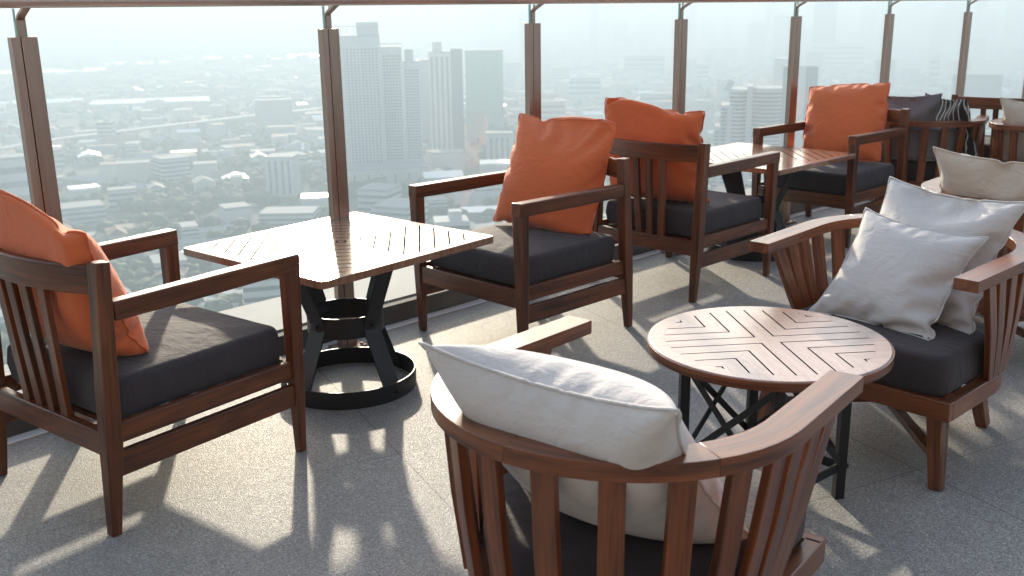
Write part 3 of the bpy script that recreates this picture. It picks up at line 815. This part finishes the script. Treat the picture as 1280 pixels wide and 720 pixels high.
window_grid(rt, w, h, 24, 6, 34, -w / 2 + 1.5, w / 2 - 1.5, 14, h - 6, 1.9, 1.5)
mb = MB(); mb.box((0, -8, h + 4), (w * 1.0, 6, 1.0)); mb.build('roof_beam', M['c_white'], rt)
rt, w, h, c = tower('apartment_wing', 'stepped white wing on the right side of the twin towers', 509, 530, 217, 78, 24, 'c_white')
window_grid(rt, w, h, 24, 5, 30, -w / 2 + 1.5, w / 2 - 1.5, 14, h - 6, 1.9, 1.5)
mb = MB(); mb.box((-2, 4, h + 6), (w * .5, 12, 12)); mb.build('plant_room', M['c_white'], rt)
rt, w, h, c = tower('podium', 'pale car park podium under the twin apartment towers', 420, 536, 232, 212, 40, 'c_cream')
for k in range(7):
    mb = MB(); mb.box((-w / 2 + (k + .5) * w / 7, -20, h * .45), (1.2, .6, h * .55)); mb.build('opening', M['c_glass'], rt)
rt, w, h, c = tower('apartment_tower', 'slim white tower with dark vertical strips and a round plant room on top', 540, 566, 196, 66, 26, 'c_white')
for k in (-.36, -.12, .12, .36):
    mb = MB(); mb.box((w * k, -13, h * .5), (w * .10, .8, h * .92)); mb.build('window_strip', M['c_glass'], rt)
mb = MB(); mb.tube([(-2, 0, h), (-2, 0, h + 11)], 5, 16); mb.build('plant_room', M['c_white'], rt)
tower('apartment_tower', 'pale hazy tower filling the gap between the stepped wing and the slim white tower', 524, 541, 180, 76, 22, 'c_grey')
tower('apartment_tower', 'narrow dark grey tower flank right of the slim white tower', 566.5, 581, 192, 62, 22, 'c_dark')
rt, w, h, c = tower('unfinished_tower', 'tower wrapped in pale green construction netting', 584, 630, 176, 64, 28, 'c_green')
for k in (-.33, 0, .33):
    mb = MB(); mb.box((w * k, -14.1, h * .5), (.8, .6, h)); mb.build('scaffold_seam', M['c_grey'], rt)
tower('block', 'low cream block right of the podium', 541, 580, 214, 192, 24, 'c_cream')
tower('sign_block', 'small bright yellow block below the netted tower', 570, 584, 171, 156, 8, 'c_yellow')
rt, w, h, c = tower('office_block', 'white office block with vertical window strips beside the second orange cushion', 608, 642, 214, 168, 22, 'c_white')
for k in (-.3, -.1, .1, .3):
    mb = MB(); mb.box((w * k, -11, h * .5), (w * .07, .8, h * .8)); mb.build('window_strip', M['c_glass'], rt)
tower('hall', 'low hall with a bright curved roof left of the second orange cushion', 600, 645, 232, 208, 26, 'c_white', roof='c_metal', roofh=2.5)
# left part of the view
rt, w, h, c = tower('office_block', 'white office block ringed by dark window bands', 201, 243, 229, 199, 30, 'c_white', yaw=20, bands=5, bandmat='c_dark')
tower('block', 'long cream block left of the banded office', 150, 201, 226, 205, 20, 'c_cream')
tower('block', 'small cream block at the left end of the long cream one', 128, 152, 223, 207, 20, 'c_white', roof='c_roof')
tower('block', 'low white wing right of the banded office', 244, 272, 222, 206, 18, 'c_white')
rt, w, h, c = tower('office_block', 'tall white block with upright dark strips in front of the trees', 331, 372, 246, 198, 24, 'c_white', yaw=-16)
for k in (-.34, -.12, .12, .34):
    mb = MB(); mb.box((w * k, -12, h * .5), (w * .07, .8, h * .85)); mb.build('window_strip', M['c_glass'], rt)
tower('block', 'grey block beyond the trees, left of the second post', 330, 356, 148, 122, 20, 'c_dark')
tower('block', 'wide blue grey block left of the twin towers', 322, 366, 158, 126, 24, 'c_grey')
for i, (u0, u1, vb, dep, lab) in enumerate([(-20, 118, 96, 160, 'vast bright warehouse roof at the far left'), (138, 205, 84, 120, 'bright warehouse roof right of the leftmost one'),
        (245, 402, 76, 150, 'very long bright roof running to the second post'), (122, 256, 136, 70, 'long bright white shed in the middle distance'),
        (-10, 96, 137, 60, 'long pale shed behind the first post'), (500, 560, 48, 200, 'distant bright roof right of the twin towers')]):
    p = sight((u0 + u1) / 2, vb, GROUND); w = (sight(u1, vb, GROUND) - sight(u0, vb, GROUND)).length
    root = empty('warehouse', (p.x, p.y, GROUND), -math.atan2(p.x, p.y) + R(-3), lab, 'warehouse', 'bright roofed warehouses')
    mb = MB(); mb.box((0, dep / 2, 5), (w, dep, 10)); mb.build('walls', M['c_white'], root)
    n = 4; mb = MB()
    for k in range(n):
        y0 = dep * k / n; y1 = dep * (k + 1) / n; ym = (y0 + y1) / 2
        mb.sweep([(-w / 2, ym, 10.6), (w / 2, ym, 10.6)], dep / n * .98, 1.2, sec=[(-.5, -.5), (.5, -.5), (.5, 0), (0, 2.2), (-.5, 0)])
    mb.build('roof', M['c_sheet'], root)
for (u0, u1, vb, vt, dep, lab, rf, yw) in [(378, 420, 262, 250, 22, 'wide low building with a white hipped roof beside the second post', 'c_metal', 0),
        (322, 396, 292, 270, 26, 'grey flat roofed block just beyond the nearest square table', 'c_roofgrey', -12),
        (440, 492, 268, 240, 30, 'flat roofed grey block below the podium', 'c_roofgrey', -25), (455, 520, 290, 262, 34, 'larger grey flat roofed block nearer the terrace', 'c_roofgrey', -28),
        (90, 128, 252, 238, 20, 'pale roofed building above the left orange cushion', 'c_metal', 8), (78, 134, 284, 262, 26, 'white walled building low beside the left orange cushion', 'c_roofgrey', 6),
        (0, 40, 262, 200, 24, 'pale block seen through the leftmost pane', 'c_roofgrey', 5), (60, 80, 214, 190, 16, 'small white block right of the first post', 'c_roof', 0),
        (280, 318, 276, 262, 20, 'house with a grey pitched roof left of the square table', 'c_roofgrey', 14)]:
    tower('block', lab, u0, u1, vb, vt, dep, 'c_white', yaw=yw, roof=rf, roofh=2.0, bands=3 if vb - vt > 18 else 0, bandmat='c_dark')
# elevated road
pts = [sight(u, v, GROUND + 12) for u, v in ((-60, 196), (70, 174), (200, 158), (330, 143), (470, 128))]
root = empty('viaduct', (pts[2].x, pts[2].y, GROUND), 0, 'thin pale elevated road crossing the left half of the city', 'elevated road')
inv = Vector((-pts[2].x, -pts[2].y, -GROUND))
mb = MB(); mb.sweep([p + inv for p in pts], 16, 1.8); mb.build('deck', M['c_road'], root)
for i in range(4):
    for k in range(6):
        q = pts[i].lerp(pts[i + 1], (k + .5) / 6) + inv; mb = MB(); mb.box((q.x, q.y, 5.5), (2.5, 2.5, 11)); mb.build('pier', M['c_road'], root)
# striped office with rounded, stepped front
p = sight(930, 236, GROUND); top = height_at(p, 110) - GROUND; rz = -math.atan2(p.x, p.y)
root = empty('office_tower', (p.x, p.y, GROUND), rz, 'rounded white office tower with many dark window bands and a stepped left side', 'building')
def dshape(x0, x1, d, bow, n=14): return [(x0 + (x1 - x0) * k / n, -bow * math.sin(math.pi * k / n)) for k in range(n + 1)] + [(x1, d), (x0, d)]
W = (sight(968, 236, GROUND) - sight(888, 236, GROUND)).length
secs = [(-.50, -.02, top * .62), (-.41, -.02, top * .83), (-.28, -.02, top * .985), (.06, .50, top)]
for (a_, b_, hh) in secs: MB().prism(dshape(a_ * W, b_ * W, 30 if a_ > -.45 else 26, 5 if a_ > -.3 else 3), 0, hh).build('wing', M['c_white'], root)
mb = MB(); mb.box((.02 * W, 10, top * .51), (W * .09, 34, top * 1.02)); mb.build('core', M['c_white'], root)
nb = 26
for (a_, b_, hh) in secs[2:]:
    for k in range(nb):
        z = top * (k + .5) / nb
        if z < hh - 3: MB().prism(dshape(a_ * W - .3, b_ * W + .3, 29.5, 5.6), z, z + top / nb * .42).build('window_band', M['c_dark'], root)
for (a_, b_, hh, lo) in ((-.50, -.41, top * .62, 0), (-.41, -.28, top * .83, 0)):
    for k in range(nb):
        z = top * (k + .5) / nb
        if z < hh - 3: MB().prism(dshape(a_ * W - .3, b_ * W, 25, 3.5 if a_ < -.45 else 3.6, 6), z, z + top / nb * .42).build('window_band', M['c_dark'], root)
mb = MB(); mb.box((-.30 * W, 6, top + 2), (5, 12, 10), Matrix.Rotation(R(24), 3, 'Y')); mb.build('roof_fin', M['c_white'], root)
rt, w, h, c = tower('office_tower', 'slim tower with dark blue sides around a pale centre, right of the rounded office', 972, 1014, 214, 84, 24, 'c_dark')
mb = MB(); mb.box((-w * .02, -12.3, h * .505), (w * .36, 1.0, h * 1.01)); mb.build('centre_bay', M['c_white'], rt)
tower('office_block', 'dark blue grey block with a long roof behind the striped cushion', 1186, 1246, 150, 94, 60, 'c_dark')
root = empty('dome_hall', (*sight(1228, 136, GROUND)[:2], GROUND), R(-25), 'wide pale domed hall right of the dark blue grey block', 'hall')
mb = MB(); prof = []
me = bpy.data.meshes.new('dome'); bm = bmesh.new(); bmesh.ops.create_uvsphere(bm, u_segments=28, v_segments=14, radius=1)
bmesh.ops.delete(bm, geom=[v for v in bm.verts if v.co.z < -.01], context='VERTS'); bmesh.ops.scale(bm, vec=(34, 20, 16), verts=bm.verts); bm.to_mesh(me); bm.free()
dm = link('roof', me, M['c_metal'], root); dm.location = (0, 0, 22); mb = MB(); mb.box((0, 0, 11), (66, 38, 22)); mb.build('walls', M['c_white'], root)
sky = [(1013, 1042, 78, -6, 'slim dark skyscraper rising above the rightmost orange cushion', 'c_dark'), (933, 955, 74, 28, 'distant grey tower with a notched top, left of the fifth post', 'c_grey'),
       (965, 986, 78, 21, 'distant grey tower beside the fifth post', 'c_grey'), (999, 1013, 70, 34, 'lower distant tower left of the slim dark skyscraper', 'c_grey'),
       (1170, 1200, 64, 4, 'broad hazy tower left of the last post', 'c_dark'), (1228, 1244, 58, 14, 'hazy tower right of the last post', 'c_dark'), (1252, 1284, 62, 2, 'hazy tower at the right edge of the skyline', 'c_dark'),
       (1136, 1168, 58, 4, 'faint tower between the two right posts', 'c_grey'), (1072, 1096, 60, 6, 'faint tower right of the slim dark skyscraper', 'c_grey'), (1118, 1136, 56, 12, 'thin faint tower right of the sixth post', 'c_grey'),
       (874, 890, 56, 24, 'very faint small tower right of the fourth post', 'c_grey'), (750, 783, 62, 27, 'hazy green grey block in the middle of the skyline', 'c_dark'), (798, 822, 52, 17, 'faint twin topped tower left of the fourth post', 'c_dark'),
       (830, 842, 50, 16, 'faint tower just left of the fourth post', 'c_dark'), (1160, 1180, 74, 20, 'grey tower standing in front of the broad hazy one', 'c_grey')]
for (u0, u1, vb, vt, lab, m) in sky:
    rt, w, h, c = tower('skyscraper', lab, u0, u1, vb, vt, 40, m, roofh=5)
for (u0, u1, vb, vt, lab, m) in [(1012, 1078, 84, 55, 'wide pale slab block under the slim dark skyscraper', 'c_white'), (962, 975, 84, 66, 'pale block left of the fifth post', 'c_white'), (866, 885, 106, 80, 'white block with pale stripes right of the fourth post', 'c_white'),
        (1160, 1172, 106, 72, 'small ornate cream tower right of the sixth post', 'c_cream'), (1132, 1152, 122, 112, 'white block above the rightmost orange cushion', 'c_white'), (780, 830, 98, 70, 'low grey block in the haze left of the fourth post', 'c_grey'),
        (712, 750, 128, 98, 'pale block above the second orange cushion', 'c_white'), (690, 712, 100, 84, 'small pale block right of the third post', 'c_cream'), (672, 706, 160, 128, 'pale roofed block beside the third post', 'c_white'), (800, 846, 150, 118, 'grey block behind the third orange cushion', 'c_grey')]:
    tower('block', lab, u0, u1, vb, vt, 30, m, bands=4)

# 300 low buildings of the town, each a thing; the rest of the sprawl is one mass
def low_proto(kind):
    root = empty('town_building', (0, 0, GROUND), 0, 'x', 'building')
    if kind == 0:
        w, d, h = 14, 10, 7; mb = MB(); mb.box((0, 0, h / 2), (w, d, h)); mb.build('walls', M['c_cream'], root)
        mb = MB(); mb.sweep([(-w / 2 - .8, 0, h + .3), (w / 2 + .8, 0, h + .3)], d + 1.6, 1, sec=[(-.5, -.3), (.5, -.3), (0, 3.0)]); mb.build('roof', M['c_roof'], root)
    elif kind == 1:
        w, d, h = 20, 14, 12; mb = MB(); mb.box((0, 0, h / 2), (w, d, h)); mb.build('walls', M['c_white'], root)
        mb = MB(); mb.box((0, 0, h + .4), (w + .6, d + .6, .8)); mb.build('roof', M['c_roofgrey'], root)
        for k in range(3):
            mb = MB(); mb.box((0, 0, 2 + k * 3.7), (w + .3, d + .3, 1.5)); mb.build('window_band', M['c_dark'], root)
    elif kind == 2:
        w, d, h = 30, 18, 8; mb = MB(); mb.box((0, 0, h / 2), (w, d, h)); mb.build('walls', M['c_grey'], root)
        mb = MB(); mb.sweep([(-w / 2, 0, h + .5), (w / 2, 0, h + .5)], d + .8, 1, sec=[(-.5, -.5), (.5, -.5), (0, 2.6)]); mb.build('roof', M['c_metal'], root)
    elif kind == 3:
        w, d, h = 16, 14, 24; mb = MB(); mb.box((0, 0, h / 2), (w, d, h)); mb.build('walls', M['c_white'], root)
        for k in range(6):
            mb = MB(); mb.box((0, 0, 2.5 + k * 3.8), (w + .4, d + .4, 1.5)); mb.build('window_band', M['c_glass'], root)
        mb = MB(); mb.box((2, 0, h + 1.6), (6, 6, 3.2)); mb.build('roof_box', M['c_white'], root)
    else:
        w, d, h = 12, 26, 6; mb = MB(); mb.box((0, 0, h / 2), (w, d, h)); mb.build('walls', M['c_white'], root)
        mb = MB(); mb.sweep([(0, -d / 2, h + .3), (0, d / 2, h + .3)], w + 1, 1, sec=[(-.5, -.3), (.5, -.3), (0, 2.4)]); mb.build('roof', M['c_roofgrey'], root)
    return root
kinds = [('small cream town house with a rust pitched roof, among the trees below', 'cream town houses with pitched roofs'), ('white flat roofed town block with dark window bands', 'white flat roofed town blocks'),
         ('grey shed with a bright ridged metal roof', 'bright roofed sheds in the town'), ('white apartment block of six storeys in the town', 'six storey apartment blocks in the town'), ('long white row building with a grey ridge roof', 'long row buildings in the town')]
protos = [low_proto(k) for k in range(5)]
occupied = [(o.location.x, o.location.y, 45) for o in COL.objects if o.type == 'EMPTY' and o.location.z < -100]
rnd = random.Random(5); placed = 0; used = [False] * 5; tries = 0
while placed < 290 and tries < 6000:
    tries += 1
    d = 390 * (1 / (1 - rnd.random() * .72)); az = rnd.uniform(-30, 30); x, y = d * math.sin(R(az)), d * math.cos(R(az))
    if any(abs(x - ox) < r_ and abs(y - oy) < r_ for ox, oy, r_ in occupied): continue
    k = rnd.choices(range(5), (30, 26, 14, 12 if az > -4 or d > 900 else 4, 18))[0]
    o = protos[k] if not used[k] else copy_tree(protos[k]); used[k] = True
    s = rnd.uniform(.65, 1.25); o.scale = (s, s * rnd.uniform(.8, 1.3), s * rnd.uniform(.8, 1.25))
    place(o, (x, y, GROUND), R(rnd.choice((20, 110)) + rnd.uniform(-14, 14)), *kinds[k]); occupied.append((x, y, 15)); placed += 1

def mass(name, kind_label, n, dmin, dmax, hmin, hmax, mats, seed, tall=0.0, azr=(-34, 34)):
    r = random.Random(seed); V = []; F = []; MI = []
    for _ in range(n):
        d = math.sqrt(r.uniform(dmin ** 2, dmax ** 2)) if r.random() < .5 else r.uniform(dmin, dmax)
        az = r.uniform(*azr); x, y = d * math.sin(R(az)), d * math.cos(R(az))
        if d < 1500 and any(abs(x - ox) < r_ and abs(y - oy) < r_ for ox, oy, r_ in occupied): continue
        w, dp = r.uniform(8, 30) * (1 + d / 5000), r.uniform(8, 22) * (1 + d / 5000); h = r.uniform(hmin, hmax)
        if az > 0 and r.random() < tall: h *= r.uniform(3, 7); w = min(w, 26)
        a = R(r.choice((20, 110)) + r.uniform(-12, 12)); ca, sa = math.cos(a), math.sin(a); b = len(V)
        gable = h < 12 and r.random() < .5
        for z in (0, h):
            for (sx, sy) in ((-1, -1), (1, -1), (1, 1), (-1, 1)):
                lx, ly = sx * w / 2, sy * dp / 2; V.append((x + lx * ca - ly * sa, y + lx * sa + ly * ca, GROUND + z))
        m = r.randrange(3); rf = r.choices((3, 4, 5), (5, 6, .7))[0]
        for q in range(4): F.append((b + q, b + (q + 1) % 4, b + 4 + (q + 1) % 4, b + 4 + q)); MI.append(m)
        if gable:
            for sx in (-1, 1): V.append((x + sx * w / 2 * ca, y + sx * w / 2 * sa, GROUND + h + dp * .22))
            F += [(b + 4, b + 5, b + 9, b + 8), (b + 6, b + 7, b + 8, b + 9), (b + 5, b + 6, b + 9), (b + 7, b + 4, b + 8)]; MI += [rf, rf, m, m]
        else: F.append((b + 4, b + 5, b + 6, b + 7)); MI.append(rf)
    me = bpy.data.meshes.new(name); me.from_pydata(V, [], F)
    for m in mats: me.materials.append(M[m])
    me.polygons.foreach_set('material_index', MI)
    o = link(name, me); tag(o, kind_label, 'buildings', None, 'stuff'); return o
mm = ['c_white', 'c_cream', 'c_grey', 'c_roof', 'c_roofgrey', 'c_metal']
mass('city_sprawl', 'endless low buildings fading into the haze', 4300, 520, 4200, 4, 13, mm, 3, .05)
mass('far_city', 'faint far blocks merging with the hazy horizon', 2600, 3000, 8200, 10, 40, mm, 9, .16)

def canopy():
    rng = np.random.RandomState(4); bm = bmesh.new(); bmesh.ops.create_icosphere(bm, subdivisions=2, radius=1); bv = np.array([v.co[:] for v in bm.verts]); bf = np.array([[v.index for v in f.verts] for f in bm.faces]); bm.free()
    VV = []; FF = []; cnt = 0; base = 0
    while cnt < 8500:
        u = rng.rand(); d = 360 / (1 - u * .86); az = math.radians(rng.uniform(-32, 32)); x, y = d * math.sin(az), d * math.cos(az)
        q = noise.noise(Vector((x * .006, y * .006, 3))) + .5 * noise.noise(Vector((x * .02, y * .02, 8)))
        if q < -.12 + (0.10 if az > 0 else 0): 
            if rng.rand() > .12: continue
        if any(abs(x - ox) < r_ * .75 and abs(y - oy) < r_ * .75 for ox, oy, r_ in occupied): continue
        r = rng.uniform(3.2, 6.5); 
        for k in range(2):
            n = 1 + .35 * rng.randn(len(bv), 1) * .6; off = rng.uniform(-1, 1, 3) * np.array([r * .6, r * .6, r * .3])
            rr = r * (1 if k == 0 else .6)
            v = bv * n * np.array([rr, rr, rr * .8]) + np.array([x, y, GROUND + r * .9]) + off; VV.append(v); FF.append(bf + base); base += len(bv)
        cnt += 1
    V = np.concatenate(VV); F = np.concatenate(FF); me = bpy.data.meshes.new('tree_canopy')
    me.vertices.add(len(V)); me.vertices.foreach_set('co', V.ravel()); me.loops.add(F.size); me.loops.foreach_set('vertex_index', F.ravel().astype(np.int32))
    me.polygons.add(len(F)); me.polygons.foreach_set('loop_start', np.arange(0, F.size, 3, dtype=np.int32)); me.update(calc_edges=True); me.validate()
    tag(link('tree_canopy', me, M['c_leaf']), 'dark green tree cover filling the gaps between the town buildings', 'trees', None, 'stuff')
canopy()

# ------------------------------------------------------------------ air
N = NT('haze_air'); vol = N.n('VolumePrincipled', ins={'Color': (.585, .70, .795, 1), 'Density': 8.2e-4, 'Anisotropy': .25})
N.t.links.new(vol.outputs[0], N.out.inputs['Volume'])
mb = MB(); mb.box((0, 5900, (GROUND - 2 + 190) / 2), (28400, 13300, 192 - GROUND))
tag(mb.build('haze', N.m), 'pale blue grey haze hanging over the whole city', 'haze', None, 'stuff')

# ------------------------------------------------------------------ light, camera, render settings
EL, AZI = R(17), R(-11)
wd = bpy.data.worlds.new('World'); scn.world = wd; wd.use_nodes = True; t = wd.node_tree; bg = t.nodes['Background']
sk = t.nodes.new('ShaderNodeTexSky'); sk.sky_type = 'NISHITA'; sk.sun_disc = False; sk.sun_elevation = EL; sk.sun_rotation = AZI % (2 * math.pi)
sk.air_density = 1.0; sk.dust_density = 2.5; sk.ozone_density = 1.0; sk.altitude = 100
hs = t.nodes.new('ShaderNodeHueSaturation'); hs.inputs['Saturation'].default_value = .85; t.links.new(sk.outputs[0], hs.inputs['Color']); t.links.new(hs.outputs[0], bg.inputs[0]); bg.inputs[1].default_value = .15
sl = bpy.data.lights.new('sun', 'SUN'); sl.energy = 4.2; sl.angle = R(1.4); sl.color = (1, .86, .68)
so = bpy.data.objects.new('sun', sl); COL.objects.link(so)
d = Vector((math.sin(AZI) * math.cos(EL), math.cos(AZI) * math.cos(EL), math.sin(EL)))
so.rotation_euler = (-d).to_track_quat('-Z', 'Y').to_euler(); so.location = (-3, 12, 8)
cd = bpy.data.cameras.new('camera'); cam = bpy.data.objects.new('camera', cd); COL.objects.link(cam)
cd.sensor_width = 36; cd.lens = 36 * CAM_F / 1280; cd.clip_start = .05; cd.clip_end = 40000
cam.matrix_world = Matrix.Translation((0, 0, CAM_H)) @ Matrix.Rotation(math.pi / 2 - PITCH, 4, 'X') @ Matrix.Rotation(-ROLL, 4, 'Z')
cd.dof.use_dof = True; cd.dof.focus_distance = 2.7; cd.dof.aperture_fstop = 7.1
scn.camera = cam
scn.view_settings.view_transform = 'Standard'; scn.view_settings.look = 'None'; scn.view_settings.exposure = 1.2; scn.view_settings.gamma = 1
c = scn.cycles
c.use_denoising = True; c.max_bounces = 8; c.diffuse_bounces = 4; c.glossy_bounces = 4; c.transparent_max_bounces = 24; c.volume_bounces = 1
c.caustics_reflective = False; c.caustics_refractive = False; c.sample_clamp_indirect = 4
